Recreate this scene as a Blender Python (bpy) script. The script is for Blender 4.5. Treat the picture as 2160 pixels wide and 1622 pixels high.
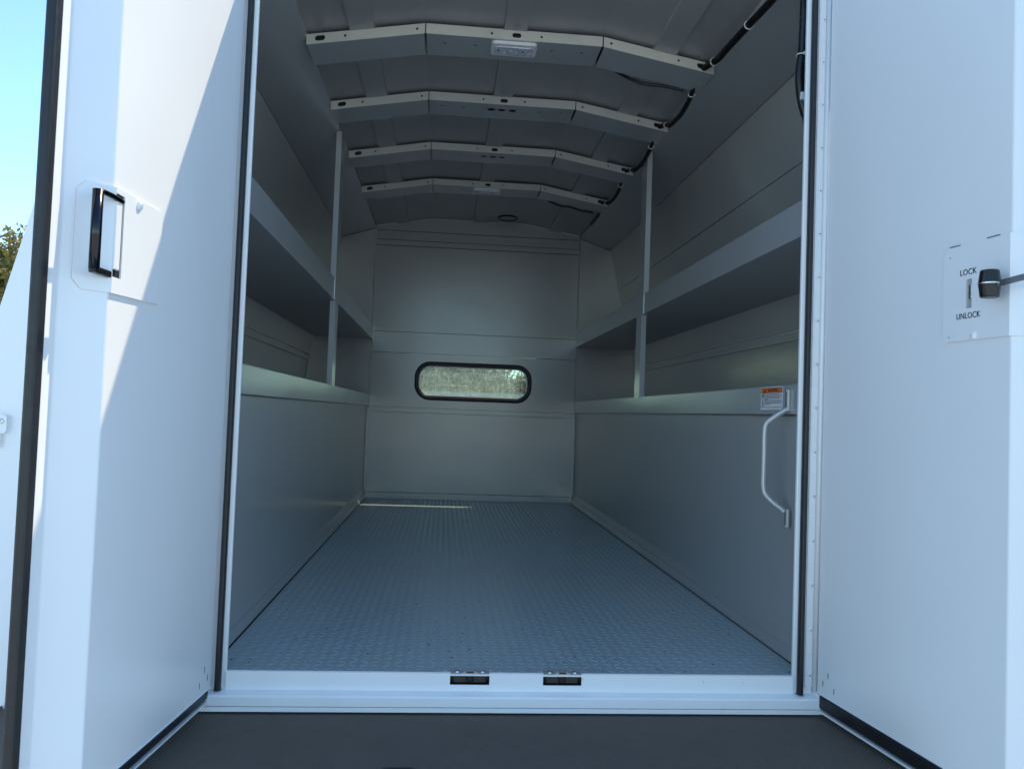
import bpy, bmesh, math, random
from mathutils import Vector, Matrix
random.seed(7)
R = math.radians
scene = bpy.context.scene
for o in list(bpy.data.objects): bpy.data.objects.remove(o, do_unlink=True)
col = scene.collection

# ------------------------------------------------------------------ camera
YAW, PITCH, ROLL = 0.08344, 0.03773, -0.03648
fwd = Vector((math.sin(YAW)*math.cos(PITCH), math.cos(YAW)*math.cos(PITCH), math.sin(PITCH)))
rgt = Vector((math.cos(YAW), -math.sin(YAW), 0)); up = rgt.cross(fwd)
r2 = rgt*math.cos(ROLL) - up*math.sin(ROLL); u2 = rgt*math.sin(ROLL) + up*math.cos(ROLL)
cam = bpy.data.cameras.new('camera'); camo = bpy.data.objects.new('camera', cam); col.objects.link(camo)
mw = Matrix((r2, u2, -fwd)).transposed().to_4x4(); mw.translation = Vector((-0.1797, -1.7296, 0.5539))
camo.matrix_world = mw
cam.sensor_width = 36; cam.lens = 1689.46/2160*36; cam.clip_start = 0.05; cam.clip_end = 800
scene.camera = camo

# ------------------------------------------------------------------ sky, sun, exposure
SUN = Vector((0.44, 0.476, 1.0)).normalized()
elev = math.asin(SUN.z); azim = math.atan2(SUN.x, SUN.y)
world = bpy.data.worlds.new('World'); scene.world = world; world.use_nodes = True
wn = world.node_tree.nodes; wl = world.node_tree.links
sky = wn.new('ShaderNodeTexSky'); sky.sky_type = 'NISHITA'; sky.sun_disc = False
sky.sun_elevation = elev; sky.sun_rotation = azim; sky.air_density = 1.0; sky.dust_density = 0.0; sky.ozone_density = 3.0
bg = wn['Background']; bg.inputs['Strength'].default_value = 0.102
wb = wn.new('ShaderNodeMix'); wb.data_type = 'RGBA'; wb.blend_type = 'MULTIPLY'; wb.inputs[0].default_value = 1; wb.inputs[7].default_value = (.87, 1.0, 1.01, 1)
wl.new(sky.outputs[0], wb.inputs[6]); wl.new(wb.outputs[2], bg.inputs['Color'])
sl = bpy.data.lights.new('sun', 'SUN'); sl.energy = 2.0; sl.angle = R(0.53); sl.color = (1.0, 0.85, 0.60)
so = bpy.data.objects.new('sun', sl); col.objects.link(so); so.location = SUN*30
so.rotation_euler = SUN.to_track_quat('Z', 'Y').to_euler()
scene.view_settings.view_transform = 'Standard'; scene.view_settings.look = 'None'
scene.view_settings.exposure = 1.70; scene.view_settings.gamma = 1
scene.render.engine = 'CYCLES'
scene.cycles.max_bounces = 12; scene.cycles.diffuse_bounces = 8; scene.cycles.glossy_bounces = 6
scene.cycles.transparent_max_bounces = 12; scene.cycles.caustics_reflective = True
scene.cycles.blur_glossy = 0.5; scene.cycles.sample_clamp_indirect = 6

# ------------------------------------------------------------------ materials
def mat(name, base, rough=.5, metal=0, var=.06, vscale=3, bump=0, bscale=300, coat=0, rvar=.08, spec=.5, stretch=None, det=2):
    m = bpy.data.materials.new(name); m.use_nodes = True
    nt = m.node_tree; n = nt.nodes; l = nt.links; b = n['Principled BSDF']
    b.inputs['Metallic'].default_value = metal; b.inputs['Specular IOR Level'].default_value = spec
    b.inputs['Coat Weight'].default_value = coat; b.inputs['Coat Roughness'].default_value = .12
    if var == 0:
        b.inputs['Base Color'].default_value = (*base, 1); b.inputs['Roughness'].default_value = rough; return m
    tc = n.new('ShaderNodeTexCoord'); mp = n.new('ShaderNodeMapping'); l.new(tc.outputs['Object'], mp.inputs[0])
    if stretch: mp.inputs['Scale'].default_value = stretch
    no = n.new('ShaderNodeTexNoise'); no.inputs['Scale'].default_value = vscale; no.inputs['Detail'].default_value = det
    l.new(mp.outputs[0], no.inputs['Vector'])
    mr = n.new('ShaderNodeMapRange'); mr.inputs[3].default_value = 1-var; mr.inputs[4].default_value = 1+var
    mr.inputs[1].default_value = .25; mr.inputs[2].default_value = .75
    l.new(no.outputs['Fac'], mr.inputs[0])
    mx = n.new('ShaderNodeMix'); mx.data_type = 'RGBA'; mx.blend_type = 'MULTIPLY'; mx.inputs[0].default_value = 1
    mx.inputs[6].default_value = (*base, 1); l.new(mr.outputs[0], mx.inputs[7]); l.new(mx.outputs[2], b.inputs['Base Color'])
    rr = n.new('ShaderNodeMapRange'); rr.inputs[3].default_value = max(.02, rough-rvar); rr.inputs[4].default_value = rough+rvar
    rr.inputs[1].default_value = .25; rr.inputs[2].default_value = .75
    n2 = n.new('ShaderNodeTexNoise'); n2.inputs['Scale'].default_value = vscale*2.3; n2.inputs['Detail'].default_value = det
    l.new(mp.outputs[0], n2.inputs['Vector']); l.new(n2.outputs['Fac'], rr.inputs[0]); l.new(rr.outputs[0], b.inputs['Roughness'])
    if bump:
        n3 = n.new('ShaderNodeTexNoise'); n3.inputs['Scale'].default_value = bscale; n3.inputs['Detail'].default_value = 3
        l.new(tc.outputs['Object'], n3.inputs['Vector'])
        bp = n.new('ShaderNodeBump'); bp.inputs['Strength'].default_value = bump; bp.inputs['Distance'].default_value = .002
        l.new(n3.outputs['Fac'], bp.inputs['Height']); l.new(bp.outputs[0], b.inputs['Normal'])
    return m
def wavy(m, scale, dist):
    nt = m.node_tree; n = nt.nodes; l = nt.links; tc = n.new('ShaderNodeTexCoord')
    no = n.new('ShaderNodeTexNoise'); no.inputs['Scale'].default_value = scale; no.inputs['Detail'].default_value = 1
    l.new(tc.outputs['Object'], no.inputs['Vector']); bp = n.new('ShaderNodeBump'); bp.inputs['Strength'].default_value = 1; bp.inputs['Distance'].default_value = dist
    l.new(no.outputs['Fac'], bp.inputs['Height']); l.new(bp.outputs[0], n['Principled BSDF'].inputs['Normal']); return m
def dirt(m, colr, scale, lo, hi, amt, stretch=(1,1,1)):
    """dirt specks / scuffs with a shape of their own over the base colour"""
    nt = m.node_tree; n = nt.nodes; l = nt.links; b = n['Principled BSDF']
    src = b.inputs['Base Color'].links[0].from_socket
    tc = n.new('ShaderNodeTexCoord'); mp = n.new('ShaderNodeMapping'); mp.inputs['Scale'].default_value = stretch
    l.new(tc.outputs['Object'], mp.inputs[0])
    no = n.new('ShaderNodeTexNoise'); no.inputs['Scale'].default_value = scale; no.inputs['Detail'].default_value = 8; no.inputs['Roughness'].default_value = .65
    l.new(mp.outputs[0], no.inputs['Vector'])
    mr = n.new('ShaderNodeMapRange'); mr.inputs[1].default_value = lo; mr.inputs[2].default_value = hi; mr.inputs[4].default_value = amt
    l.new(no.outputs['Fac'], mr.inputs[0])
    mx = n.new('ShaderNodeMix'); mx.data_type = 'RGBA'; mx.inputs[7].default_value = (*colr, 1)
    l.new(mr.outputs[0], mx.inputs[0]); l.new(src, mx.inputs[6]); l.new(mx.outputs[2], b.inputs['Base Color'])
    return m
WHITE = mat('white_paint', (.82, .825, .83), .28, var=0, coat=.25, rvar=.05)
DOORW = mat('door_paint', (.81, .82, .83), .30, var=0, vscale=2, rvar=.05)
GREY = mat('interior_paint', (.49, .50, .50), .245, metal=.28, var=0, vscale=1.5, rvar=.015)
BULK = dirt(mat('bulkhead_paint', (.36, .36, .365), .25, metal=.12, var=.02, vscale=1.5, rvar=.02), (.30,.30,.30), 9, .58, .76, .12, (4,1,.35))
WEBLIT = dirt(mat('bow_web_lit', (.62, .595, .53), .42, var=.06, vscale=6, bump=.08, rvar=.06), (.33,.31,.27), 22, .6, .75, .4)  # bow webs lighter than their flanges: doorway light put into the colour
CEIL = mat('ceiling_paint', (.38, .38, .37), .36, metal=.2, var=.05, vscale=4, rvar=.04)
FLOOR = dirt(mat('floor_paint', (.44, .52, .53), .22, metal=.15, var=.015, vscale=3, rvar=.03), (.13,.12,.11), 60, .72, .76, .6)
SILLW = dirt(mat('sill_paint', (.88, .88, .885), .32, var=.02, vscale=8, bump=.08, rvar=.06), (.25,.22,.18), 40, .68, .74, .7)
RUBBER = mat('black_rubber', (.010, .010, .012), .42, var=.2, vscale=30, bump=.1, bscale=400, rvar=.1)
PLASTIC = mat('black_plastic', (.008, .008, .009), .30, var=.2, vscale=30, rvar=.08)
CORR = mat('black_conduit', (.008, .008, .009), .33, var=.2, vscale=60, rvar=.08)
NYLON = mat('white_nylon', (.72, .72, .70), .4, var=.03)
LEVER = mat('bright_lever', (.45, .45, .47), .15, metal=1, var=.05, vscale=40, rvar=.05)
CHROME = mat('dark_chrome', (.045, .045, .05), .16, metal=1, var=.05, vscale=40, rvar=.05)
STEEL = mat('zinc_steel', (.62, .62, .62), .30, metal=1, var=.06, vscale=50, rvar=.1)
DARKM = mat('dark_latch', (.035, .03, .026), .5, var=.2, vscale=60, rvar=.1)
BLACK = mat('black_parts_shade', (.012, .011, .011), .6, var=.2)  # black parts and joints, also shade painted inside bows and behind the handle
BUMP = dirt(mat('bumper_coating', (.135, .114, .094), .8, var=.03, vscale=14, bump=.7, bscale=420, rvar=.08, spec=.25), (.22,.21,.20), 90, .70, .74, .7)
GRIT = mat('grit', (.05, .04, .03), .8, var=.3, vscale=80)
CAULK = dirt(mat('worn_caulk', (.36, .36, .35), .6, var=.15, vscale=40, bump=.4, bscale=150), (.70,.70,.70), 30, .5, .6, .8)
ORANGE = mat('label_orange', (.78, .17, .015), .4, var=.03)
LABELW = mat('label_white', (.78, .79, .80), .4, var=.02)
INK = mat('ink', (.015, .015, .02), .5, var=.05)
LENSW = mat('lamp_white', (.80, .80, .80), .3, var=.02)
LENS = mat('lamp_lens', (.62, .64, .70), .12, var=.35, vscale=130, bump=.8, bscale=220, rvar=.08)
GROUNDM = dirt(mat('lot_surface', (.42, .47, .50), .85, var=.2, vscale=1.5, bump=.6, bscale=60), (.32,.35,.37), 5, .5, .65, .6)
BARK = mat('bark', (.10, .075, .05), .85, var=.3, vscale=8, bump=.6, bscale=30)
TYRE = mat('tyre_rubber', (.02, .02, .02), .7, var=.2)
CABIN = mat('cabin_trim', (.05, .055, .065), .5, var=.1)
DASHM = mat('dash_sky_reflection', (.02, .085, .13), .4, var=.1)  # blue of a sky reflection put into the dash colour
def leafmat(name, a, b_):
    m = bpy.data.materials.new(name); m.use_nodes = True; nt = m.node_tree; n = nt.nodes; l = nt.links
    bs = n['Principled BSDF']; bs.inputs['Roughness'].default_value = .5; bs.inputs['Subsurface Weight'].default_value = 0
    g = n.new('ShaderNodeNewGeometry'); cr = n.new('ShaderNodeValToRGB')
    cr.color_ramp.elements[0].color = (*a, 1); cr.color_ramp.elements[1].color = (*b_, 1)
    l.new(g.outputs['Random Per Island'], cr.inputs[0]); l.new(cr.outputs[0], bs.inputs['Base Color'])
    tr = n.new('ShaderNodeBsdfTranslucent'); l.new(cr.outputs[0], tr.inputs['Color'])
    mx = n.new('ShaderNodeMixShader'); mx.inputs[0].default_value = .35
    l.new(bs.outputs[0], mx.inputs[1]); l.new(tr.outputs[0], mx.inputs[2]); l.new(mx.outputs[0], n['Material Output'].inputs[0])
    return m
LEAF_A = leafmat('leaf_olive', (.08, .09, .015), (.28, .23, .055))
LEAF_B = leafmat('leaf_green', (.03, .06, .02), (.12, .15, .05))
LEAF_C = leafmat('leaf_yellow', (.06, .075, .02), (.30, .29, .11))
LEAF_D = leafmat('leaf_dark', (.012, .03, .012), (.04, .06, .025))
def glassmat(name, tint, rough=0):
    m = bpy.data.materials.new(name); m.use_nodes = True; nt = m.node_tree; n = nt.nodes; l = nt.links
    t = n.new('ShaderNodeBsdfTransparent'); t.inputs[0].default_value = (*tint, 1)
    g = n.new('ShaderNodeBsdfGlossy'); g.inputs['Roughness'].default_value = .03
    lw = n.new('ShaderNodeLayerWeight'); lw.inputs[0].default_value = .5; pw = n.new('ShaderNodeMath'); pw.operation = 'POWER'; l.new(lw.outputs['Facing'], pw.inputs[0]); pw.inputs[1].default_value = 4
    fr = n.new('ShaderNodeMath'); fr.operation = 'MULTIPLY_ADD'; l.new(pw.outputs[0], fr.inputs[0]); fr.inputs[1].default_value = .7; fr.inputs[2].default_value = .03
    mx = n.new('ShaderNodeMixShader'); l.new(fr.outputs[0], mx.inputs[0]); l.new(t.outputs[0], mx.inputs[1]); l.new(g.outputs[0], mx.inputs[2])
    l.new(mx.outputs[0], n['Material Output'].inputs[0]); return m
GLASS = glassmat('window_glass', (.93, .95, .94)); CABGLASS = glassmat('cab_glass', (.76, .80, .76))
def filmmat():
    """clear protective film: creases and a grid of fold lines that scatter light, clear between"""
    m = bpy.data.materials.new('creased_film'); m.use_nodes = True; nt = m.node_tree; n = nt.nodes; l = nt.links
    t = n.new('ShaderNodeBsdfTransparent'); t.inputs[0].default_value = (.97, .98, .97, 1)
    d = n.new('ShaderNodeBsdfTranslucent'); d.inputs[0].default_value = (.85, .87, .80, 1)
    df = n.new('ShaderNodeBsdfDiffuse'); df.inputs[0].default_value = (.85, .86, .82, 1)
    ad = n.new('ShaderNodeMixShader'); ad.inputs[0].default_value = .25; l.new(d.outputs[0], ad.inputs[1]); l.new(df.outputs[0], ad.inputs[2])
    tc = n.new('ShaderNodeTexCoord')
    def mathn(op, a, b=None, c=None):
        q = n.new('ShaderNodeMath'); q.operation = op
        for i, v in enumerate((a, b, c)):
            if v is None: continue
            if isinstance(v, (int, float)): q.inputs[i].default_value = v
            else: l.new(v, q.inputs[i])
        return q.outputs[0]
    def noise(scale, stretch, detail=5):
        mp = n.new('ShaderNodeMapping'); mp.inputs['Scale'].default_value = stretch; l.new(tc.outputs['Object'], mp.inputs[0])
        q = n.new('ShaderNodeTexNoise'); q.inputs['Scale'].default_value = scale; q.inputs['Detail'].default_value = detail; q.inputs['Roughness'].default_value = .7
        l.new(mp.outputs[0], q.inputs['Vector']); return q.outputs['Fac']
    def ramp(v, lo, hi, amt):
        q = n.new('ShaderNodeMapRange'); q.inputs[1].default_value = lo; q.inputs[2].default_value = hi; q.inputs[4].default_value = amt
        l.new(v, q.inputs[0]); return q.outputs[0]
    sx = n.new('ShaderNodeSeparateXYZ'); l.new(tc.outputs['Object'], sx.inputs[0])
    tot = ramp(noise(36, (1, 1, 1.3), 8), .50, .68, .40)
    tot = mathn('ADD', tot, ramp(noise(60, (1, 1, .12)), .52, .74, .35))
    tot = mathn('ADD', tot, ramp(noise(70, (.1, 1, 1)), .56, .74, .30))
    for ax, period, wid in (('X', .079, .0016), ('Z', .066, .0014), ('X', .0125, .0008), ('Z', .0125, .0006)):
        w = mathn('PINGPONG', sx.outputs[ax], period/2)
        ln = mathn('LESS_THAN', w, wid/2)
        amt = .7 if period > .05 else .22
        tot = mathn('ADD', tot, mathn('MULTIPLY', mathn('MULTIPLY', ln, amt), ramp(noise(14, (1, 1, 1), 2), .42, .55, 1)))
    tot = mathn('MINIMUM', mathn('MULTIPLY_ADD', tot, .55, .01), .45)
    mx = n.new('ShaderNodeMixShader'); l.new(tot, mx.inputs[0]); l.new(t.outputs[0], mx.inputs[1]); l.new(ad.outputs[0], mx.inputs[2])
    l.new(mx.outputs[0], n['Material Output'].inputs[0]); return m
FILM = filmmat()

wavy(DOORW, 2.6, .010); wavy(GREY, 2.4, .005); wavy(BULK, 2.6, .003); wavy(CEIL, 5, .006)

# ------------------------------------------------------------------ mesh helpers
def link(name, me, m, parent=None, smooth=False):
    o = bpy.data.objects.new(name, me); col.objects.link(o)
    if m and not me.materials: me.materials.append(m)
    if smooth:
        for p in me.polygons: p.use_smooth = True
    if parent:
        o.parent = parent; o.matrix_parent_inverse = wm(parent).inverted()
    return o
WM = {}
def wm(o):
    return WM.get(o.name, Matrix.Identity(4))
def raw(name, v, f, m, parent=None, smooth=False, bevel=0, seg=2):
    me = bpy.data.meshes.new(name); bm = bmesh.new()
    vs = [bm.verts.new(p) for p in v]
    for q in f:
        try: bm.faces.new([vs[i] for i in q])
        except ValueError: pass
    bmesh.ops.remove_doubles(bm, verts=bm.verts, dist=1e-6)
    if bevel:
        es = [e for e in bm.edges if len(e.link_faces) == 2 and e.calc_face_angle(0) > .3]
        bmesh.ops.bevel(bm, geom=es, offset=bevel, segments=seg, profile=.5, affect='EDGES')
    bmesh.ops.recalc_face_normals(bm, faces=bm.faces)
    bm.to_mesh(me); bm.free()
    return link(name, me, m, parent, smooth)
BOXF = [(0,1,2,3),(7,6,5,4),(0,4,5,1),(1,5,6,2),(2,6,7,3),(3,7,4,0)]
def boxv(x0,x1,y0,y1,z0,z1): return [(x0,y0,z0),(x1,y0,z0),(x1,y1,z0),(x0,y1,z0),(x0,y0,z1),(x1,y0,z1),(x1,y1,z1),(x0,y1,z1)]
def box(name, x0,x1,y0,y1,z0,z1, m, parent=None, bevel=0, T=None):
    v = boxv(x0,x1,y0,y1,z0,z1)
    if T: v = [T(*p) for p in v]
    return raw(name, v, BOXF, m, parent, bevel=bevel)
def prism(name, prof, a0, a1, axis, m, parent=None, bevel=0, T=None):
    """extrude a closed 2-D profile along an axis: axis 'y' profile=(x,z); 'x' profile=(y,z); 'z' profile=(x,y)"""
    n = len(prof)
    mk = {'y': lambda p,a:(p[0],a,p[1]), 'x': lambda p,a:(a,p[0],p[1]), 'z': lambda p,a:(p[0],p[1],a)}[axis]
    v = [mk(p,a0) for p in prof] + [mk(p,a1) for p in prof]
    if T: v = [T(*p) for p in v]
    f = [tuple(range(n)), tuple(range(2*n-1, n-1, -1))] + [(i,(i+1)%n,n+(i+1)%n,n+i) for i in range(n)]
    return raw(name, v, f, m, parent, bevel=bevel)
def rrect(cx, cz, hx, hz, r, k=6):
    p = []
    for (sx, sz, a0) in ((1,1,0),(-1,1,90),(-1,-1,180),(1,-1,270)):
        for i in range(k+1):
            a = R(a0+90*i/k); p.append((cx+sx*(hx-r)+r*math.cos(a), cz+sz*(hz-r)+r*math.sin(a)))
    return p
def circ(cx, cz, r, k=12, rz=None): return [(cx+r*math.cos(2*math.pi*i/k), cz+(rz or r)*math.sin(2*math.pi*i/k)) for i in range(k)]
def sheet(name, outer, holes, F, th, m, parent=None):
    """flat sheet with real holes; F(u,v,w) maps sheet coordinates to space, w = 0..th through the thickness"""
    bm = bmesh.new(); loops = []
    for lp in [outer]+holes:
        vs = [bm.verts.new((p[0], p[1], 0)) for p in lp]; loops.append(vs)
        for i in range(len(vs)): bm.edges.new((vs[i], vs[(i+1)%len(vs)]))
    bmesh.ops.triangle_fill(bm, use_beauty=True, use_dissolve=False, edges=bm.edges[:], normal=(0,0,1))
    top = {v: bm.verts.new((v.co.x, v.co.y, th)) for v in bm.verts[:]}
    for fc in bm.faces[:]: bm.faces.new([top[v] for v in reversed(fc.verts)])
    for vs in loops:
        for i in range(len(vs)):
            a, b = vs[i], vs[(i+1)%len(vs)]; bm.faces.new((a, b, top[b], top[a]))
    bmesh.ops.recalc_face_normals(bm, faces=bm.faces)
    for v in bm.verts: v.co = Vector(F(v.co.x, v.co.y, v.co.z))
    bmesh.ops.recalc_face_normals(bm, faces=bm.faces)
    me = bpy.data.meshes.new(name); bm.to_mesh(me); bm.free()
    return link(name, me, m, parent)
def smoothpath(pts, k=8):
    out = []
    P = [Vector(p) for p in pts]
    for i in range(len(P)-1):
        p0 = P[max(i-1,0)]; p1 = P[i]; p2 = P[i+1]; p3 = P[min(i+2,len(P)-1)]
        for j in range(k):
            t = j/k
            out.append(.5*((2*p1)+(-p0+p2)*t+(2*p0-5*p1+4*p2-p3)*t*t+(-p0+3*p1-3*p2+p3)*t**3))
    out.append(P[-1]); return out
def resample(P, step):
    out = [P[0]]; acc = 0
    for a, b in zip(P, P[1:]):
        d = (b-a).length
        if d < 1e-9: continue
        t = step-acc
        while t <= d:
            out.append(a.lerp(b, t/d)); t += step
        acc = d-(t-step)
    return out
def tube(name, P, r, m, parent=None, k=10, corr=0, closed=False):
    P = [Vector(p) for p in P]; n = len(P); v = []; f = []; ref = None
    for i, p in enumerate(P):
        if closed: t = (P[(i+1)%n]-P[i-1]).normalized()
        else: t = (P[min(i+1,n-1)]-P[max(i-1,0)]).normalized()
        if ref is None: ref = Vector((0,0,1)) if abs(t.z) < .8 else Vector((1,0,0))
        a = (ref-t*ref.dot(t)).normalized(); b = t.cross(a); ref = a
        rr = r*(1+(corr if i%2 else -corr))
        for j in range(k):
            q = 2*math.pi*j/k; v.append(p+a*math.cos(q)*rr+b*math.sin(q)*rr)
    for i in range(n if closed else n-1):
        i2 = (i+1)%n
        for j in range(k): f.append((i*k+j, i*k+(j+1)%k, i2*k+(j+1)%k, i2*k+j))
    if not closed: f += [tuple(range(k-1,-1,-1)), tuple((n-1)*k+j for j in range(k))]
    return raw(name, v, f, m, parent, smooth=True)
def dome(name, c, nrm, r, h, m, parent=None, k=12, rings=3, dimple=0):
    """button-head rivet: domed disc with an optional centre dimple"""
    c = Vector(c); nz = Vector(nrm).normalized(); ax = Vector((0,0,1)) if abs(nz.z) < .8 else Vector((1,0,0))
    a = (ax-nz*ax.dot(nz)).normalized(); b = nz.cross(a); v = []; f = []
    rows = [(r, 0)] + [(r*math.cos(R(90*i/(rings+.6))), h*math.sin(R(90*i/(rings+.6)))) for i in range(1, rings+1)]
    if dimple: rows += [(dimple, h), (dimple*.8, h*.2)]
    for rr, hh in rows:
        for j in range(k):
            q = 2*math.pi*j/k; v.append(c+a*math.cos(q)*rr+b*math.sin(q)*rr+nz*hh)
    for i in range(len(rows)-1):
        for j in range(k): f.append((i*k+j, i*k+(j+1)%k, (i+1)*k+(j+1)%k, (i+1)*k+j))
    f += [tuple((len(rows)-1)*k+j for j in range(k)), tuple(range(k-1,-1,-1))]
    return raw(name, v, f, m, parent)
def textmesh(name, s, size, F, m, parent=None, th=.0006, spacing=1, xs=1):
    cu = bpy.data.curves.new(name, 'FONT'); cu.body = s; cu.size = size; cu.align_x = 'CENTER'; cu.align_y = 'CENTER'; cu.extrude = 0; cu.space_character = spacing
    t = bpy.data.objects.new(name+'_tmp', cu); col.objects.link(t)
    bpy.context.view_layer.update()
    me0 = t.evaluated_get(bpy.context.evaluated_depsgraph_get()).to_mesh()
    me = bpy.data.meshes.new(name); bm = bmesh.new(); bm.from_mesh(me0)
    ext = bmesh.ops.extrude_face_region(bm, geom=bm.faces[:])
    for g in ext['geom']:
        if isinstance(g, bmesh.types.BMVert): g.co.z += th
    for v in bm.verts: v.co = Vector(F(v.co.x*xs, v.co.y, v.co.z))
    bmesh.ops.recalc_face_normals(bm, faces=bm.faces)
    bm.to_mesh(me); bm.free(); bpy.data.objects.remove(t, do_unlink=True); bpy.data.curves.remove(cu)
    return link(name, me, m, parent)
def tag(o, label=None, cat=None, group=None, kind=None):
    if label: o['label'] = label
    if cat: o['category'] = cat
    if group: o['group'] = group
    if kind: o['kind'] = kind
    return o
def empty(name, loc):
    o = bpy.data.objects.new(name, None); col.objects.link(o); o.location = loc; o.empty_display_size = .2
    WM[o.name] = Matrix.Translation(loc); return o

L = 3.376; GZ = -1.0
# ------------------------------------------------------------------ ground
gr = raw('ground', [(-150,-150,GZ),(150,-150,GZ),(150,150,GZ),(-150,150,GZ)], [(0,1,2,3)], GROUNDM); tag(gr, kind='structure')

# ------------------------------------------------------------------ the truck
TR = empty('service_truck', (0, 1.7, GZ))
tag(TR, 'white enclosed service truck with both rear doors open on an empty grey shelved interior', 'truck')

# --- cargo floor with raised tread
fl = box('cargo_floor', -.6445, .6445, .003, L, -.002, 0, FLOOR, TR)
box('floor_joint', -.66, .66, .005, L, -.012, -.006, BLACK, TR)
def tread():
    v = []; f = []; p = .0245
    nx = int(1.275/p); ny = int((L-.02)/p)
    hl, hw, h = .0110, .0024, .0010
    for j in range(ny):
        for i in range(nx):
            x = -.6375+p*(i+.5); y = .012+p*(j+.5)
            if y < .03 and (-.185 < x < -.03 or .02 < x < .16): continue
            a = R(36 if (i+j) % 2 else -36)
            c, s = math.cos(a), math.sin(a); b = len(v)
            for (u, w, z) in ((-hl,0,0),(-hl*.45,-hw,0),(hl*.45,-hw,0),(hl,0,0),(hl*.45,hw,0),(-hl*.45,hw,0),(-hl*.6,0,h),(hl*.6,0,h)):
                v.append((x+u*c-w*s, y+u*s+w*c, z))
            f += [(b,b+1,b+6),(b+1,b+2,b+7,b+6),(b+2,b+3,b+7),(b+3,b+4,b+7),(b+4,b+5,b+6,b+7),(b+5,b,b+6)]
    me = bpy.data.meshes.new('diamond_tread'); me.from_pydata(v, [], f); me.update()
    o = link('diamond_tread', me, FLOOR, fl); tag(o, kind='stuff'); return o
tread()
def grit():
    random.seed(31); v = []; f = []
    for i in range(150):
        y = abs(random.gauss(0, .35))+.02; x = random.uniform(-.62, .63)
        if y > 3: continue
        r = random.uniform(.0012, .0032); b = len(v); a = random.uniform(0, 6.28)
        for q in range(4): v.append((x+r*random.uniform(.5,1.4)*math.cos(a+q*1.57), y+r*random.uniform(.5,1.4)*math.sin(a+q*1.57), .0004))
        v.append((x, y, .0006+r*.5)); f += [(b,b+1,b+4),(b+1,b+2,b+4),(b+2,b+3,b+4),(b+3,b,b+4)]
    me = bpy.data.meshes.new('floor_grit'); me.from_pydata(v, [], f); me.update(); tag(link('floor_grit', me, GRIT, fl), kind='stuff')
grit()

# --- side walls, shelves, base trims (both sides)
SIDE = [(.86,1.637),(.918,1.387),(.918,1.383),(1.008,1.012),(1.037,.888)]
LOW = [(1.042,.876),(1.066,.585)]
for sg in (-1, 1):
    S = lambda pr: [(sg*a, b) for a, b in pr]
    prism('base_trim', S([(.649,0),(.649,.004),(.6575,.027),(.6565,.031),(.6640,.058),(.6650,.064),(.676,.064),(.676,0)]), .034, L, 'y', GREY, TR)
    prism('wall_panel', S([(.664,.062),(.664,.5745),(.675,.5745),(.675,.062)]), .034, L, 'y', GREY, TR)
    lipo = prism('counter_lip', S([(.6525,.580),(.6525,.649),(.6545,.652),(.672,.652),(.672,.646),(.660,.646),(.660,.580)]), .034, L, 'y', GREY, TR)
    prism('counter_shelf', S([(.672,.585),(.672,.600),(1.075,.600),(1.075,.585)]), .034, L, 'y', GREY, TR)
    prism('shelf', S([(.6485,1.002),(.6485,1.088),(.6505,1.0905),(.664,1.0905),(.664,1.084),(.6535,1.084),(.6535,1.007),(1.018,1.007),(1.018,1.002)]), .03, L-.002, 'y', GREY, TR)
    # upper side panel, lap strip and lower side panel
    for a, b in ((0, 1), (2, 4)):
        pts = SIDE[a:b+1]
        prism('side_panel', S(pts+[(x+.012, z) for x, z in reversed(pts)]), .034, L+.01, 'y', GREY, TR)
    prism('lap_strip', S([(1.030,.879),(1.034,.851),(1.046,.851),(1.042,.879)]), .034, L, 'y', GREY, TR)
    prism('side_panel', S([(1.040,.882),(1.066,.585),(1.078,.585),(1.052,.882)]), .034, L+.01, 'y', GREY, TR)
    prism('cove_panel', S([(.6535,1.708),(.86,1.640),(.87,1.650),(.6535,1.7265)]), .034, L+.01, 'y', GREY, TR)
    box('compartment_floor', *sorted((sg*.673, sg*1.0795)), .034, L, -.55, -.53, WHITE, TR)
    box('leak_plate', *sorted((sg*.673, sg*1.0795)), .034, L, .566, .580, GREY, TR)  # unseen plate added under the counter to stop light leaks
    # outer body side skin
    prism('body_side', S([(1.080,-.55),(1.080,.72),(.874,1.655),(.66,1.745),(.66,1.80),(.887,1.670),(1.098,.722),(1.098,-.55)]), .031, L+.05, 'y', WHITE, TR)
    # shelf post: web facing the aisle, narrow flange facing the doors
    prism('shelf_post', [(sg*.6455,1.625),(sg*.6455,1.715),(sg*.6485,1.715),(sg*.6485,1.628),(sg*.667,1.628),(sg*.667,1.625)], .642, 1.000, 'z', GREY, TR)
    prism('shelf_post', [(sg*.6455,1.600),(sg*.6455,1.690),(sg*.6480,1.690),(sg*.6480,1.603),(sg*.667,1.603),(sg*.667,1.600)], 1.0, 1.700, 'z', GREY, TR)
# --- ceiling facets and their pressed strips
CE = [(-.6555,1.727),(-.285,1.791),(.285,1.791),(.6555,1.727)]
for (a, b) in zip(CE, CE[1:]):
    prism('ceiling_panel', [a, b, (b[0], b[1]+.012), (a[0], a[1]+.012)], .110, L+.01, 'y', CEIL, TR)
def ceilz(x):
    ax = abs(x); return 1.791 if ax < .285 else 1.791-(ax-.285)*(.064/.3705)
for x0, x1 in ((-.522,-.443),(-.038,.038),(.450,.526)):
    prism('ceiling_strip', [(x0, ceilz(x0)-.001),(x0+.0015,ceilz(x0)-.012),(x1-.0015,ceilz(x1)-.012),(x1,ceilz(x1)-.001),(x1,ceilz(x1)+.002),(x0,ceilz(x0)+.002)], .112, L, 'y', CEIL, TR)
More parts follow.
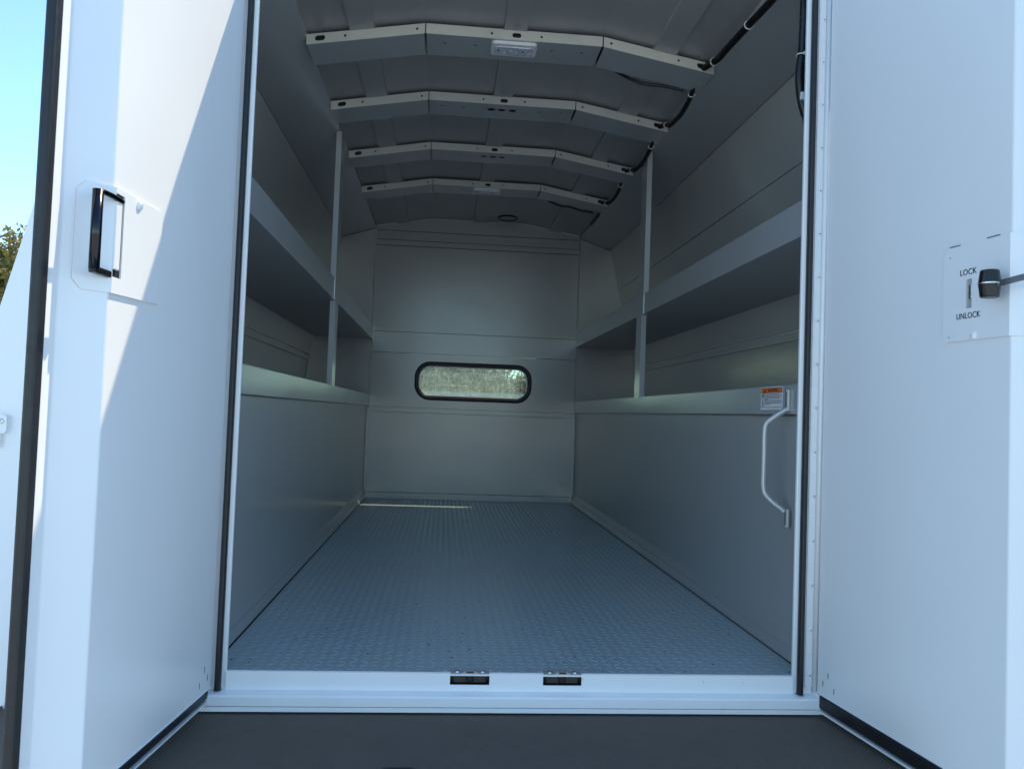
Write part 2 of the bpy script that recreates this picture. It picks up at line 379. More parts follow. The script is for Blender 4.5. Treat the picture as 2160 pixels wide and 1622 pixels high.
# --- roof bows
BZ = lambda x: 1.749 if abs(x) < .285 else 1.749-(abs(x)-.285)*(.064/.3655)
BOWS = (.78, 1.32, 1.90, 2.47)
for bi, yb in enumerate(BOWS):
    bow = empty('roof_bow', (0, yb, 1.75)); bow.parent = TR; bow.matrix_parent_inverse = WM[TR.name].inverted()
    for (x0, x1) in ((-.6535,-.2868),(-.2832,.2832),(.2868,.6535)):
        wh = []; fh = []
        if x0 < -.5:
            wh = [rrect(-.612,.017,.0155,.0085,.0084), circ(-.535,.017,.0042), circ(-.312,.017,.0042)]
        elif x0 < 0:
            wh = [rrect(.005,.015,.0145,.0075,.0074), circ(-.075,.016,.004), circ(.085,.016,.004)]
            fh = [circ(x, .06, .006) for x in (-.225,-.125,.125,.225)]
            if bi in (1, 2): fh = [circ(x, .055, .006) for x in (-.235,-.15,.15,.235)] + [circ(x, .06, .0155) for x in (-.042,.0,.042)]
        else:
            wh = [rrect(.612,.017,.0155,.0085,.0084), circ(.535,.017,.0042), circ(.312,.017,.0042)]
        sheet('bow_web', [(x0,.0),(x1,.0),(x1,.0325),(x0,.0325)], wh, lambda u,v,w: (u, yb+w, BZ(u)+v), .002, WEBLIT, bow)
        fx0 = x0+.002; fx1 = x1-.002
        fo = [(fx0,.0022),(fx1,.0022),(fx1,.149),(fx0,.149)]
        sheet('bow_flange', fo, fh, lambda u,v,w: (u, yb+v, BZ(u)+w), .002, GREY, bow)
        sheet('bow_front_web', [(fx0,.0),(fx1,.0),(fx1,.0325),(fx0,.0325)], [], lambda u,v,w: (u, yb+.149+w, BZ(u)+v), .002, GREY, bow)
        me = box('bow_inner_shade', 0,1,0,1,0,1, BLACK, bow).data  # black box inside the bow: shade behind its holes as colour
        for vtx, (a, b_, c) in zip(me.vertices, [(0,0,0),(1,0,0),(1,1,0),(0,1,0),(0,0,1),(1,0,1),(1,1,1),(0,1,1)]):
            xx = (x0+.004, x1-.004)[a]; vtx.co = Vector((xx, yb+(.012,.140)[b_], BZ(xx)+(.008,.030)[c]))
    # dome lights on the first and the last bow
    if bi in (0, 3):
        dl = raw('dome_light', *(lambda pr: ([(p[0], p[1], z) for z in (1.7485, 1.7375) for p in pr], [tuple(range(len(pr))), tuple(range(2*len(pr)-1, len(pr)-1, -1))]+[(i,(i+1)%len(pr),len(pr)+(i+1)%len(pr),len(pr)+i) for i in range(len(pr))]))(rrect(0, yb+.052, .072, .040, .012, 4)), LENSW, TR, bevel=.002)
        raw('lens', *(lambda pr: ([(p[0], p[1], z) for z in (1.7374, 1.7345) for p in pr], [tuple(range(len(pr))), tuple(range(2*len(pr)-1, len(pr)-1, -1))]+[(i,(i+1)%len(pr),len(pr)+(i+1)%len(pr),len(pr)+i) for i in range(len(pr))]))(rrect(0, yb+.054, .061, .028, .006, 3)), LENS, dl)
        for q in range(6): dome('led', (-.05+.02*q, yb+.05+.012*(q%2), 1.7344), (0,0,-1), .0045, .0015, (INK if q in (0,4) else LENSW), dl, k=8)
# roof vent near the bulkhead
vent = tube('roof_vent', [(.172+.058*math.cos(a), 3.255+.058*math.sin(a), 1.787) for a in [2*math.pi*i/28 for i in range(28)]], .0045, RUBBER, TR, k=8, closed=True)
raw('vent_disc', [(.172+.055*math.cos(2*math.pi*i/24), 3.255+.055*math.sin(2*math.pi*i/24), 1.787) for i in range(24)], [tuple(range(24))], CEIL, vent)
for i in range(5): dome('vent_screw', (.172+.078*math.cos(R(20+72*i)), 3.255+.078*math.sin(R(20+72*i)), 1.791), (0,0,-1), .004, .003, STEEL, vent, k=8)
# outer roof skin
ro = [(-.887,1.676),(-.66,1.822),(-.285,1.845),(.285,1.845),(.66,1.822),(.887,1.676)]
prism('roof_skin', ro+[(x, z-.02) for x, z in reversed(ro)], .255, L+.05, 'y', WHITE, TR)
prism('rear_header', [(-.6535,1.726),(-.285,1.80),(.285,1.80),(.6535,1.726),(.86,1.66),(.86,1.70),(.66,1.785),(.285,1.826),(-.285,1.826),(-.66,1.785),(-.86,1.70),(-.86,1.66)], .255, .270, 'y', WHITE, TR)

# --- bulkhead (front wall of the cargo space) in separate sheets
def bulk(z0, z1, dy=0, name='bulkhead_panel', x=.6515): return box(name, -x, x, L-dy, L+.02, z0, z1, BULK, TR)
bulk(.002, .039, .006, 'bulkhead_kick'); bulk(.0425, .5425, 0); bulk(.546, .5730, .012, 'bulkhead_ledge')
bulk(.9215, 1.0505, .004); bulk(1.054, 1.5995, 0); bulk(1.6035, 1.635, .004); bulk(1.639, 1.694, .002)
prism('bulkhead_gable', [(-.652,1.6975),(.652,1.6975),(.652,1.722),(.285,1.784),(-.285,1.784),(-.652,1.722)], L-.004, L+.02, 'y', BULK, TR)
WZ0, WZ1 = .627, .872; WC = (WZ0+WZ1)/2
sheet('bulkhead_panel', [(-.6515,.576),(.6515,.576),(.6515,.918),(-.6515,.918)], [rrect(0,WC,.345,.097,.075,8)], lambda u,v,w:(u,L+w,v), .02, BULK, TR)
for sg in (-1, 1):
    pe = [(.657,.58),(1.064,.58),(1.064,.59),(1.037,.886),(1.008,1.012),(.918,1.385),(.86,1.637),(.657,1.703)]
    prism('end_panel', [(sg*a, b) for a, b in pe], L-.004, L+.006, 'y', BULK, TR)
    prism('end_flange', [(sg*a, b) for a, b in [(.921,1.370),(.937,1.300),(.942,1.300),(.927,1.372)]], L-.03, L-.004, 'y', GREY, TR)
sheet('bulkhead_skin', [(-1.09,-.5),(1.09,-.5),(1.09,.72),(.88,1.675),(.66,1.75),(.28,1.81),(-.28,1.81),(-.66,1.75),(-.88,1.675),(-1.09,.72)], [rrect(0,WC+.05,.40,.18,.08,8)], lambda u,v,w:(u,L+.024+w,v), .02, WHITE, TR)
# window
win = tube('window_gasket', [(p[0], L-.006, p[1]) for p in rrect(0, WC, .359, .109, .085, 10)], .0135, RUBBER, TR, k=10, closed=True)
sheet('gasket_lip', rrect(0,WC,.372,.1225,.097,10), [rrect(0,WC,.3455,.0955,.074,10)], lambda u,v,w:(u,L-.012+w,v), .012, RUBBER, win)
tube('window_trim', [(p[0], L+.002, p[1]) for p in rrect(0, WC, .3435, .0935, .072, 10)], .0042, WHITE, win, k=8, closed=True)
pr = rrect(0, WC, .345, .097, .075, 8)
prism('window_pane', pr, L+.010, L+.014, 'y', GLASS, win)
raw('clear_film', [(p[0], L+.017, p[1]) for p in pr], [tuple(range(len(pr)))], FILM, win)

# --- rear frame: jambs, corner panels, seals
for sg in (-1, 1):
    zt = 1.46 if sg < 0 else 1.56
    S = lambda pr: [(sg*a, b) for a, b in pr]
    prism('door_jamb', S([(.609,.0),(.609,.009),(.656,.033),(.656,.0)]), -.0365, zt, 'z', DOORW, TR, bevel=.002)
    # raked upper frame towards the roof edge
    v = [(sg*x, y, z) for (y, z) in ((0,zt),(.255,1.81)) for x in (.609,.656)] + [(sg*x, y, z) for (y, z) in ((.045,zt),(.285,1.78)) for x in (.609,.656)]
    raw('upper_jamb', v, [(0,1,3,2),(4,5,7,6),(0,2,6,4),(1,3,7,5),(0,1,5,4),(2,3,7,6)], WHITE, TR)
    # body corner panel beside the opening (outer profile leans in above the belt)
    xo = lambda z: 1.10 if z < .725 else 1.10-(z-.725)*.254
    pts = [(.657,-.55),(1.10,-.55),(1.10,.725),(xo(zt),zt),(.657,zt)]
    cp = prism('corner_panel', S(pts), .0, .03, 'y', WHITE, TR, bevel=.004)
    v = [(sg*.657,0,zt),(sg*xo(zt),0,zt),(sg*.885,.255,1.672),(sg*.66,.255,1.81),(sg*.657,.03,zt),(sg*xo(zt),.03,zt),(sg*.88,.275,1.66),(sg*.66,.275,1.78)]
    raw('upper_corner', v, BOXF, WHITE, TR)
    # rubber seal bulb on the jamb
    prism('jamb_seal', S([(.6175,-.001),(.6175,-.010),(.6205,-.014),(.6275,-.014),(.6300,-.010),(.6300,-.001)]), -.0355, zt, 'z', RUBBER, TR, bevel=.0015)
    if sg < 0: continue
    hb = box('hinge_leaf', *sorted((sg*.636, sg*.6535)), -.0035, -.0005, -.02, zt, WHITE, TR)
    k = 0; z = .005
    while z < zt-.02:
        big = k % 2 == 0
        dome('hinge_rivet', (sg*.6465, -.0035, z), (0,-1,0), .0048 if big else .0022, .0026 if big else .001, WHITE, hb, k=12, dimple=.0013 if big else 0)
        if big: dome('dimple_dark', (sg*.6465, -.0062, z), (0,-1,0), .0015, .0003, INK, hb, k=8, rings=1)  # dark disc laid on to darken the rivet's dimple
        z += .0490; k += 1
    tube('hinge_knuckle', [(sg*.6565, -.008, -.03), (sg*.6565, -.008, zt)], .006, WHITE, hb, k=10)
# small latch bracket low on the left corner panel
br = prism('corner_latch', [(p[0], p[1]) for p in rrect(-1.083, .497, .0135, .017, .005, 4)], -.012, 0, 'y', WHITE, TR, bevel=.002)
dome('latch_screw', (-1.078,-.012,.503), (0,-1,0), .006, .002, STEEL, br, dimple=.0022)
prism('latch_lip', [(-1.097,.452),(-1.083,.452),(-1.083,.478),(-1.097,.478)], -.008, 0, 'y', WHITE, br, bevel=.003)

# --- sill with latch pockets
POCK = [(-.1445,-.0605),(.0545,.138)]
holes = [[(a,-.0225),(b,-.0225),(b,-.0035),(a,-.0035)] for a, b in POCK]
sill = sheet('door_sill', [(-.609,-.036),(.609,-.036),(.609,.0015),(-.609,.0015)], holes, lambda u,v,w:(u,-.004+w,v), .003, SILLW, TR)
box('sill_top', -.609, .609, -.0008, .004, .0005, .0022, SILLW, sill)
prism('sill_step', [(-.002,-.0362),(-.024,-.0400),(-.026,-.043),(-.026,-.0625),(-.0,-.0625)], -.657, .657, 'x', SILLW, TR, bevel=.001)
box('sill_lower_strip', -.72, .72, -.0245, 0, -.0735, -.0638, SILLW, TR)
for sg in (-1, 1): box('sill_end', *sorted((sg*.6575, sg*.72)), -.0255, 0, -.0625, -.030, SILLW, TR)
for a, b in POCK:
    c = (a+b)/2
    lt = box('door_striker', a+.008, b-.008, .004, .012, -.0195, -.005, DARKM, TR)
    for v in (boxv(a,a+.001,-.001,.02,-.0235,-.0025), boxv(b-.001,b,-.001,.02,-.0235,-.0025), boxv(a,b,-.001,.02,-.0245,-.0235), boxv(a,b,.019,.02,-.0235,-.0025)):
        raw('pocket_wall', v, BOXF, BLACK, lt)
    box('striker_bolt', c-.0075, c+.0075, -.001, .006, -.018, -.001, PLASTIC, lt, bevel=.001)
    box('striker_core', c-.0035, c+.0035, -.0022, -.001, -.014, -.006, BLACK, lt)
    prism('striker_plate', [(a+.001,.0025),(c-.018,.0025),(c-.011,.0062),(c+.011,.0062),(c+.018,.0025),(b-.001,.0025),(b-.001,.0008),(a+.001,.0008)], -.006, .016, 'y', GREY, lt)
    box('striker_slot', c-.008, c+.008, -.0066, .004, .0030, .0060, BLACK, lt)
    for q in (-.027, .027): dome('striker_screw', (c+q, .004, .0024), (0,0,1), .0058, .004, STEEL, lt)
    # ragged patch of caulk behind the striker
    n = 26; v = []; random.seed(int(a*1000))
    for i in range(n):
        t = 2*math.pi*i/n; e = 1+random.uniform(-.10,.10)
        v.append((c+.066*e*math.copysign(abs(math.cos(t))**.5, math.cos(t)), .012+.013*e*math.copysign(abs(math.sin(t))**.6, math.sin(t)), .0021))
    raw('caulk_patch', v+[(p[0], p[1], 0) for p in v], [tuple(range(n))]+[(i,(i+1)%n,n+(i+1)%n,n+i) for i in range(n)], CAULK, lt)
# chips of white sealant along the floor edge
random.seed(3)
# --- bumper
bmp = prism('step_bumper', [(.0,-.0785),(-.40,-.0785),(-.42,-.095),(-.42,-.30),(-.0,-.30)], -1.05, 1.05, 'x', BUMP, TR, bevel=.006)
box('rear_crossmember', -.655, .655, .002, .05, -.30, -.031, BLACK, TR)
prism('bumper_slot', rrect(-.235,-.285,.03,.012,.011,5), -.0790, -.0780, 'z', BLACK, bmp)

# ------------------------------------------------------------------ rear doors
def make_door(A, ang, mirror, sc, sbev, depth, sedge, seal_h, root):
    d = Vector((math.sin(ang), -math.cos(ang), 0)); nv = Vector((mirror*math.cos(ang), mirror*math.sin(ang), 0))
    T = lambda s, n, z: Vector(A)+d*s+nv*n+Vector((0,0,z))
    ZB, ZT = -.026, 1.62; zs = -.030-seal_h
    sk = -depth-.012
    door = prism('rear_door', [(.006,sk+.012)]+root+[(sc,0),(sbev,-depth),(sbev+.002,sk+.012)], ZB, ZT, 'z', DOORW, TR, T=T, bevel=.0022)
    # outer skin with the flange that carries the seal
    raw('outer_skin', [T(*p) for p in boxv(.004, sedge, sk, -depth, zs-.012, ZT+.03)], BOXF, WHITE, door, bevel=.002)
    # perimeter seals: free edge, bottom
    raw('edge_seal', [T(*p) for p in boxv(sedge+.0005, sedge+.019, sk-.001, -depth+.0035, zs-.010, ZT)], BOXF, RUBBER, door, bevel=.004)
    raw('bottom_seal', [T(*p) for p in boxv(.004, sedge-.02, -.026, -.003, zs, -.0305)], BOXF, RUBBER, door, bevel=.004)
    raw('bottom_lip', [T(*p) for p in boxv(.010, sedge-.02, -.030, -.001, zs-.0065, zs-.002)], BOXF, WHITE, door)
    raw('bottom_channel', [T(*p) for p in boxv(.014, sbev-.02, -depth, -.004, -.0300, -.0262)], BOXF, DOORW, door)
    return door, T, nv, d
# left door (stands just past square to the body)
ld, TL, nL, dL = make_door((-.634,-.016,0), R(-5.6), 1, .489, .5415, .045, .568, .019, [(.0,-.006),(.004,0)])
# right door
rd, TRr, nR, dR = make_door((.655,-.020,0), R(7), -1, .510, .5625, .045, .600, .030, [(-.004,-.008),(.002,0)])
def bent(T, sc, depth, sb):
    """surface over the door: flat to the crease, then down the bevel; u = distance along the surface"""
    bl = math.hypot(sb-sc, depth); cs = (sb-sc)/bl; sn = depth/bl
    def F(u, v, w):
        if u <= sc: return T(u, w, v)
        e = u-sc; return T(sc+e*cs+w*sn, -e*sn+w*cs, v)
    return F
FL = bent(TL, .489, .045, .5415); FR = bent(TRr, .510, .045, .5625)
def bentplate(name, F, u0, u1, z0, z1, ch, sc, hole, w0, th, m, parent):
    """plate folded over the crease; split at the fold so each half is flat"""
    def half(ua, ub, outer):
        hs = []
        return sheet(name, outer, hs, lambda u,v,w: F(u, v, w0+w), th, m, parent)
    return half
# left latch plate: main half has a cut-out for the pull handle
e = 1e-4
pl = sheet('latch_plate', [(.335,.716),(.489-e,.7125),(.489-e,.8705),(.335,.8705)], [[(.4625,.737),(.488,.737),(.488,.862),(.4625,.862)]], lambda u,v,w: FL(u,v,.001+w), .0030, DOORW, ld)
sheet('latch_plate_fold', [(.489,.7125),(.528,.7125),(.541,.726),(.541,.857),(.528,.8705),(.489,.8705)], [], lambda u,v,w: FL(u,v,.001+w), .0020, DOORW, ld)
raw('handle_gap_shade', [FL(u,v,.0015) for u,v in ((.460,.735),(.490,.735),(.490,.864),(.460,.864))], [(0,1,2,3)], BLACK, ld)  # flat black sheet: gap and shadow behind the handle as colour
raw('handle_paddle', [FL(u,v,w) for u,v,w in boxv(.4715,.4885,.748,.852,.002,.0060)][0:8], BOXF, DOORW, ld, bevel=.0015)
hd = tube('pull_handle', smoothpath([TL(.470,.004,.853), TL(.505,.006,.853), TL(.531,.006,.852)], 6)+smoothpath([TL(.537,.006,.850), TL(.5415,.006,.845), TL(.5425,.006,.80), TL(.5425,.006,.745), TL(.540,.006,.738)], 6), .0042, CHROME, ld, k=12)
tube('grip', [TL(.5425,.006,.852), TL(.5425,.006,.738)], .0075, CHROME, ld, k=16)
raw('handle_foot', [TL(*p) for p in boxv(.492,.540,-.004,.006,.734,.744)], BOXF, PLASTIC, ld, bevel=.002)
dome('plate_rivet', TL(.417,.0040,.862), nL, .0085, .005, DOORW, ld, k=16, dimple=.0022)
dome('panel_hole', TL(.335,.0003,.800), nL, .002, .0004, INK, ld, k=8)
# right latch plate with lettering
TXT = lambda cu, cz: (lambda u, v, w: FR(cu+u, cz+v, .0036+w))
rp = sheet('lock_plate', [(.372,.7085),(.510-e,.7085),(.510-e,.8745),(.376,.8745),(.364,.863),(.364,.718)], [[(.4165,.7635),(.4305,.7635),(.4305,.8135),(.4165,.8135)], circ(.379,.857,.0022), circ(.379,.7165,.0022)], lambda u,v,w: FR(u,v,.001+w), .0025, DOORW, rd)
sheet('lock_plate_fold', [(.510,.7085),(.566,.7085),(.566,.8745),(.510,.8745)], [], lambda u,v,w: FR(u,v,.001+w), .0025, DOORW, rd)
raw('slot_back', [FR(u,v,.0013) for u,v in ((.4165,.7635),(.4305,.7635),(.4305,.8135),(.4165,.8135))], [(0,1,2,3)], GREY, rd)
raw('lock_slider', [FR(*p) for p in [(a, c, b) for (a, b, c) in boxv(.4235,.4300,.0015,.004,.779,.803)]], BOXF, STEEL, rd, bevel=.0008)
textmesh('lock_lettering', 'LOCK', .0145, TXT(.4225,.8255), INK, rd, xs=.92, spacing=1.08)
textmesh('unlock_lettering', 'UNLOCK', .0145, TXT(.4235,.7505), INK, rd, xs=.86, spacing=1.05)
dome('plate_rivet', TRr(.4355,.0035,.716), nR, .0068, .004, DOORW, rd, k=16, dimple=.002)
for (a, b) in ((.379,.401),(.462,.487)):
    raw('plate_edge_dash', [FR(*p) for p in [(x, z, y) for (x, y, z) in boxv(a,b,.001,.0035,.8745,.8762)]], BOXF, INK, rd)  # thin dark strips along the plate's top edge
# knob on a flat lever
def lathe(name, c, prof, m, parent, k=22):
    v = []; f = []
    for r, h in prof:
        for j in range(k):
            q = 2*math.pi*j/k; v.append(Vector(c)+Vector((r*math.cos(q), r*math.sin(q), h)))
    for i in range(len(prof)-1):
        for j in range(k): f.append((i*k+j, i*k+(j+1)%k, (i+1)*k+(j+1)%k, (i+1)*k+j))
    f += [tuple(range(k-1,-1,-1)), tuple((len(prof)-1)*k+j for j in range(k))]
    return raw(name, v, f, m, parent)
kc = TRr(.500,.032,.7915)
kn = lathe('lever_knob', kc, [(.0085,-.0225),(.0125,-.0225),(.0140,-.021),(.0163,-.002),(.0168,0),(.0163,.002),(.0140,.0205),(.0125,.0220),(.0,.0222)], PLASTIC, rd)
lathe('knob_band', kc, [(.0160,-.0012),(.0172,-.0010),(.0172,.0010),(.0160,.0012)], STEEL, rd)
lv = smoothpath([TRr(.503,.032,.789), TRr(.530,.030,.790), TRr(.560,.026,.793), TRr(.590,.022,.794), TRr(.63,.018,.794)], 6)
v = []; f = []
for i, p in enumerate(lv):
    for (a, b) in ((-.002,-.005),(.002,-.005),(.002,.005),(-.002,.005)): v.append(p+nR*a+Vector((0,0,b)))
for i in range(len(lv)-1):
    for j in range(4): f.append((i*4+j, i*4+(j+1)%4, i*4+4+(j+1)%4, i*4+4+j))
raw('lever_arm', v, f+[(3,2,1,0), tuple(len(v)-4+j for j in range(4))], LEVER, rd)
# slots pressed near the hinge foot of each door
for T, dd in ((TL, ld), (TRr, rd)):
    for (s, z) in ((.040,.015),(.022,-.006),(.062,-.010)):
        raw('drain_slot', [T(*p) for p in boxv(s,s+.002,-.001,.0004,z,z+.012)], BOXF, INK, dd)

# ------------------------------------------------------------------ fittings inside
# grab handle on the right wall
gy = .148
gh = tube('grab_handle', smoothpath([(.648,gy,.592),(.640,gy+.004,.586),(.622,gy+.012,.572),(.606,gy+.020,.556),(.602,gy+.022,.535),(.602,gy+.022,.49),(.602,gy+.022,.44),(.602,gy+.022,.405),(.606,gy+.020,.385),(.622,gy+.012,.366),(.640,gy+.004,.352),(.648,gy,.344)], 5), .0066, GREY, TR, k=12)
for (z0, z1, x) in ((.586,.640,.6485), (.306,.352,.653)):
    hp = raw('handle_foot', [(x+a, gy+b, z) for (a, b, z) in boxv(-.004,.004,-.0085,.0085,z0,z1)], BOXF, GREY, gh, bevel=.0025)
    box('foot_groove', x-.0046, x-.0040, gy-.0015, gy+.0015, z0+.006, z1-.008, INK, gh)
    dome('foot_bolt', (x-.004, gy, z0+.004 if z0 < .4 else z1-.004), (-1,0,0), .0045, .0025, STEEL, gh)
# warning label on the right counter lip
LX = .6518
Fl = lambda u, v, w: (LX-w, .320-u, .5905+v)      # u along the label from its far edge to the door, v up
W_, H_ = .136, .0585
lab = sheet('warning_label', rrect(W_/2,H_/2,W_/2,H_/2,.003,3), [], lambda u,v,w: Fl(u,v,w), .0005, LABELW, TR)
def lbox(name, u0,u1,v0,v1,m,w0=.0006,th=.0004): return raw(name, [Fl(a,b,c) for (a,c,b) in boxv(u0,u1,w0,w0+th,v0,v1)], BOXF, m, lab)
lbox('label_border', .0025, W_-.0025, .0425, .0565, INK, .0005, .0003); lbox('label_header', .0035, W_-.0035, .0435, .0555, ORANGE, .0009, .0003)
textmesh('warning_lettering', 'WARNING', .0115, lambda u,v,w: Fl(.081+u, .0495+v, .0013+w), INK, lab, xs=1.15, th=.0003)
raw('warning_triangle', [Fl(a,b,.0014) for a,b in ((.022,.0455),(.035,.0455),(.0285,.0545))], [(0,1,2)], INK, lab)
lbox('label_rule', .0025, W_-.0025, .0245, .0252, INK); lbox('label_rule', .0025, W_-.0025, .0065, .0072, INK); lbox('label_rule', .0235, .0242, .0072, .0425, INK)
random.seed(5)
for row, (vz, wid) in enumerate(((.0395,.088),(.0362,.102),(.0329,.102),(.0296,.094),(.0264,.022),(.0212,.100),(.0179,.104),(.0146,.034))):
    u = .028; end = .028+wid
    while u < end:
        w = random.uniform(.004,.012); lbox('label_text', u, min(u+w,end), vz-.0006, vz+.0007, INK); u += w+.0016
dome('label_symbol', Fl(.013,.0205,.0006), (-1,0,0), .0032, .0003, INK, lab, k=10)
for (u0,u1,v0,v1) in ((.011,.015,.0125,.0175),(.008,.018,.0155,.0165),(.009,.0125,.0085,.0105),(.0145,.018,.0085,.0105),(.006,.011,.034,.039),(.013,.019,.035,.041),(.007,.010,.027,.032),(.014,.020,.030,.033)): lbox('label_symbol', u0,u1,v0,v1,INK)
# wiring conduit along the right roof edge, dipping through the bow slots
def conduit(name, pts, r, ties, parent=TR, step=.0035):
    P = resample(smoothpath(pts, 10), step)
    o = tube(name, P, r, CORR, parent, k=9, corr=.09)
    for t in ties:
        i = min(len(P)-2, max(1, int(t*(len(P)-1)))); c = P[i]; tg = (P[i+1]-P[i-1]).normalized()
        ref = Vector((0,0,1)) if abs(tg.z) < .8 else Vector((1,0,0)); a = tg.cross(ref).normalized(); b = tg.cross(a)
        tube('cable_tie', [c+(a*math.cos(2*math.pi*q/14)+b*math.sin(2*math.pi*q/14))*(r*1.22) for q in range(14)], .0017, NYLON, o, k=6, closed=True)
        raw('tie_head', [c+tg*x+a*(r*1.2+y)+b*z for (x,y,z) in boxv(-.003,.003,0,.005,-.003,.003)], BOXF, NYLON, o)
    return o
bowz = 1.702
conduit('wiring_conduit', [(.636,.10,1.668),(.634,.25,1.662),(.628,.42,1.668),(.622,.58,1.672),(.632,.68,1.690),(.624,.755,1.701),(.614,.80,1.703)], .0100, (.45,.88))
for y0, y1 in ((.925,1.32),(1.465,1.90),(2.045,2.47)):
    d_ = y1-y0
    conduit('wiring_conduit', [(.628,y0-.04,1.700),(.632,y0+.02,1.690),(.636,y0+.10*d_+.03,1.680),(.634,y0+.4*d_,1.664),(.630,y0+.7*d_,1.668),(.636,y1-.06,1.690),(.626,y1-.02,1.701),(.613,y1+.02,1.703)], .0082, (.16,.86))
conduit('wiring_conduit', [(.628,2.60,1.700),(.640,2.66,1.692),(.642,2.9,1.690)], .008, ())
tube('wire_loop', smoothpath([(.36,.934,1.740),(.42,.950,1.722),(.47,.952,1.710),(.53,.944,1.705),(.60,.936,1.692)], 8), .0055, CORR, TR, k=8)
tube('wire_loop', smoothpath([(.35,2.624,1.738),(.42,2.64,1.720),(.47,2.636,1.716),(.54,2.64,1.700),(.60,2.625,1.690)], 8), .006, CORR, TR, k=8)
# harness loops beside the right jamb
hx, hy = .632, .075
conduit('jamb_harness', [(hx+.004,hy,1.62),(hx+.003,hy,1.52),(hx+.001,hy,1.44),(hx-.004,hy,1.395),(hx-.004,hy,1.36),(hx+.002,hy,1.318),(hx+.012,hy,1.285)], .0105, (.58,))
conduit('jamb_harness', [(hx+.022,hy,1.62),(hx+.020,hy,1.52),(hx+.018,hy,1.43),(hx+.017,hy,1.38),(hx+.010,hy,1.335),(hx+.010,hy,1.30),(hx+.020,hy,1.25)], .0095, (.83,))
box('harness_clip', hx-.006, hx+.018, hy-.014, hy+.006, 1.318, 1.336, NYLON, TR, bevel=.002)

# ------------------------------------------------------------------ cab ahead of the bulkhead (seen through its window)
CB = L+.245
cab = prism('cab_roof', [(-.95,1.00),(-.80,1.055),(-.40,1.075),(.0,1.08),(.40,1.075),(.80,1.055),(.95,1.00),(.95,.97),(.80,1.02),(-.80,1.02),(-.95,.97)], CB, CB+1.35, 'y', WHITE, TR)
sheet('cab_back', [(-.95,-.55),(.95,-.55),(.95,1.00),(-.95,1.00)], [rrect(0,.74,.70,.22,.08)], lambda u,v,w:(u,CB+.01+w,v), .04, WHITE, cab)
prism('cab_back_glass', rrect(0,.74,.69,.215,.08), CB+.02, CB+.024, 'y', CABGLASS, cab)
for sg in (-1, 1):
    box('cab_side', *sorted((sg*.92, sg*.96)), CB+.05, CB+2.0, -.55, .55, WHITE, cab)
    raw('windscreen_pillar', [(sg*a,y,z) for (y, z) in ((CB+1.34,1.01),(CB+2.0,.62)) for a in (.86,.94)]+[(sg*a,y,z) for (y, z) in ((CB+1.26,.99),(CB+1.92,.60)) for a in (.86,.94)], [(0,1,3,2),(4,5,7,6),(0,2,6,4),(1,3,7,5),(0,1,5,4),(2,3,7,6)], WHITE, cab)
raw('windscreen', [(-.86,CB+1.33,1.005),(.86,CB+1.33,1.005),(.90,CB+1.98,.62),(-.90,CB+1.98,.62)], [(0,1,2,3)], CABGLASS, cab)
prism('dashboard', [(CB+1.45,.25),(CB+1.45,.70),(CB+1.60,.735),(CB+2.0,.745),(CB+2.0,.25)], -.91, .91, 'x', DASHM, cab, bevel=.02)
prism('hood', [(CB+2.0,.60),(CB+3.0,.50),(CB+3.1,.40),(CB+3.1,-.3),(CB+2.0,-.3)], -.92, .92, 'x', WHITE, cab, bevel=.03)
box('chassis', -.42, .42, .3, CB+3.0, -.55, -.31, BLACK, TR)
for (wx, wy) in ((-.92,2.35),(.92,2.35),(-.92,CB+2.3),(.92,CB+2.3)):
    wv = prism('wheel', [(wy+.40*math.cos(2*math.pi*i/28), GZ+.40+.40*math.sin(2*math.pi*i/28)) for i in range(28)], wx-.12, wx+.12, 'x', TYRE, TR, bevel=.03)
    prism('rim', [(wy+.22*math.cos(2*math.pi*i/20), GZ+.40+.22*math.sin(2*math.pi*i/20)) for i in range(20)], wx-.125, wx+.125, 'x', STEEL, wv)

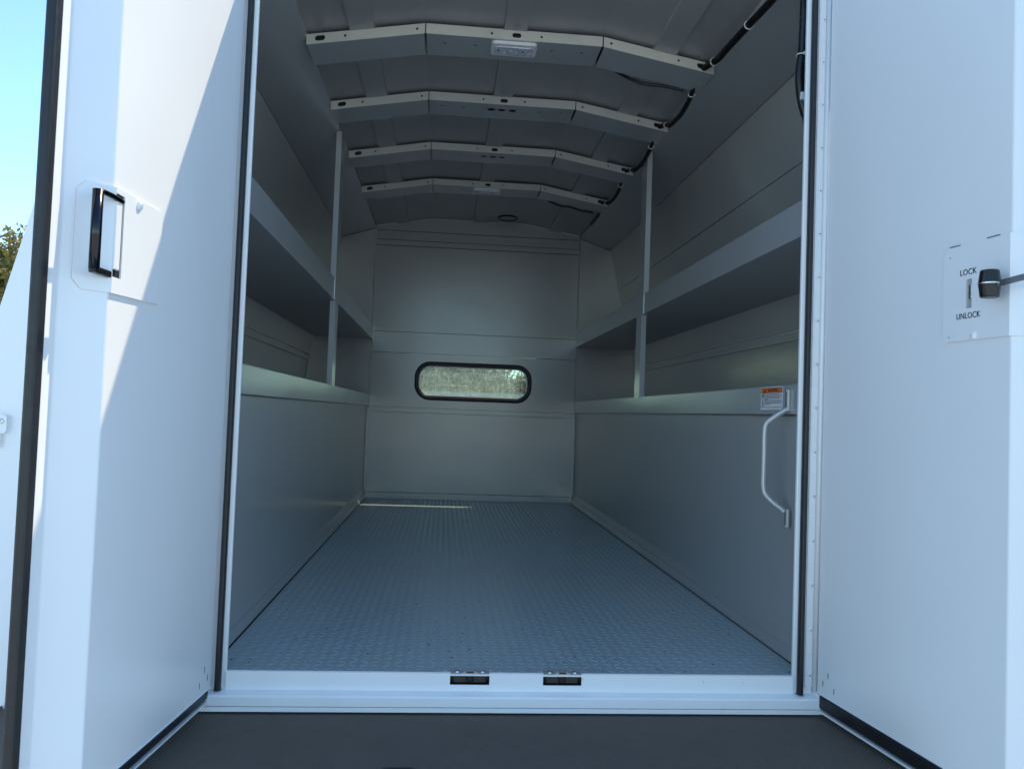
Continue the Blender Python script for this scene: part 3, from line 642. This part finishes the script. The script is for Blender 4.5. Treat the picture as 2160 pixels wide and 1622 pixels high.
# ------------------------------------------------------------------ trees
def tree(name, label, base, h, rx, rz, lm, nleaf, lsize, seed, group=None, blobs=14):
    random.seed(seed); t = empty(name, base); tag(t, label, 'tree', group)
    bx, by, bz = base; v = []; cz = bz+h-rz
    trunk = [(bx,by,bz),(bx+.1,by,bz+h*.25),(bx-.1,by+.1,bz+h*.5),(bx,by,bz+h*.8)]
    P = smoothpath(trunk, 5); vv = []; ff = []; k = 8
    def limb(P, r0, r1):
        b0 = len(vv); n = len(P)
        for i, p in enumerate(P):
            r = r0+(r1-r0)*i/(n-1); tg = (P[min(i+1,n-1)]-P[max(i-1,0)]).normalized()
            a = tg.orthogonal().normalized(); b = tg.cross(a)
            for j in range(k): vv.append(p+a*math.cos(2*math.pi*j/k)*r+b*math.sin(2*math.pi*j/k)*r)
        for i in range(n-1):
            for j in range(k): ff.append((b0+i*k+j,b0+i*k+(j+1)%k,b0+(i+1)*k+(j+1)%k,b0+(i+1)*k+j))
    limb(P, h*.035, h*.012)
    bl = []
    for i in range(blobs):
        a = random.uniform(0,2*math.pi); q = random.uniform(.15,.8); zz = random.uniform(-.75,.8)
        c = Vector((bx+rx*q*math.cos(a)*math.sqrt(max(.1,1-zz*zz)), by+rx*q*math.sin(a)*math.sqrt(max(.1,1-zz*zz)), cz+rz*zz))
        bl.append((c, rx*random.uniform(.26,.45))); limb(smoothpath([P[len(P)//2], P[len(P)//2].lerp(c,.5)+Vector((0,0,.1)), c], 4), h*.010, h*.003)
    raw('trunk', vv, ff, BARK, t)
    v = []; f = []
    for i in range(nleaf):
        c, r = random.choice(bl)
        dvec = Vector((random.gauss(0,1),random.gauss(0,1),random.gauss(0,1))).normalized()*r*(random.random()**.45)*random.uniform(.8,1.15)
        p = c+dvec; a = Vector((random.gauss(0,1),random.gauss(0,1),random.gauss(0,1))).normalized(); b = a.orthogonal().normalized()
        s = lsize*random.uniform(.6,1.3); q = len(v)
        v += [p-a*s, p+b*s*.45, p+a*s, p-b*s*.45]; f.append((q,q+1,q+2,q+3))
    me = bpy.data.meshes.new('crown'); me.from_pydata(v, [], f); me.update(); link('crown', me, lm, t)
    return t
tree('olive_tree', 'olive green leafy tree against the blue sky beyond the left door', (-14.0,24.3,GZ), 6.35, 3.2, 3.1, LEAF_A, 22000, .10, 11)
tree('yellow_tree', 'pale sunlit tree filling the middle of the bulkhead window', (.55,22,GZ), 3.2, 2.1, 1.7, LEAF_C, 24000, .07, 21, blobs=30)
tree('green_tree', 'darker green tree at the left end of the bulkhead window', (-1.1,20.5,GZ), 3.15, 1.3, 1.5, LEAF_B, 10000, .06, 22)
tree('shrub_tree', 'green rounded tree at the right end of the bulkhead window', (1.75,21,GZ), 3.2, 1.2, 1.5, LEAF_B, 9000, .06, 23)
tree('dark_hedge', 'low dark green hedge along the bottom of the bulkhead window', (-.1,15.5,GZ), 2.12, 1.1, .9, LEAF_D, 14000, .05, 24, blobs=26)
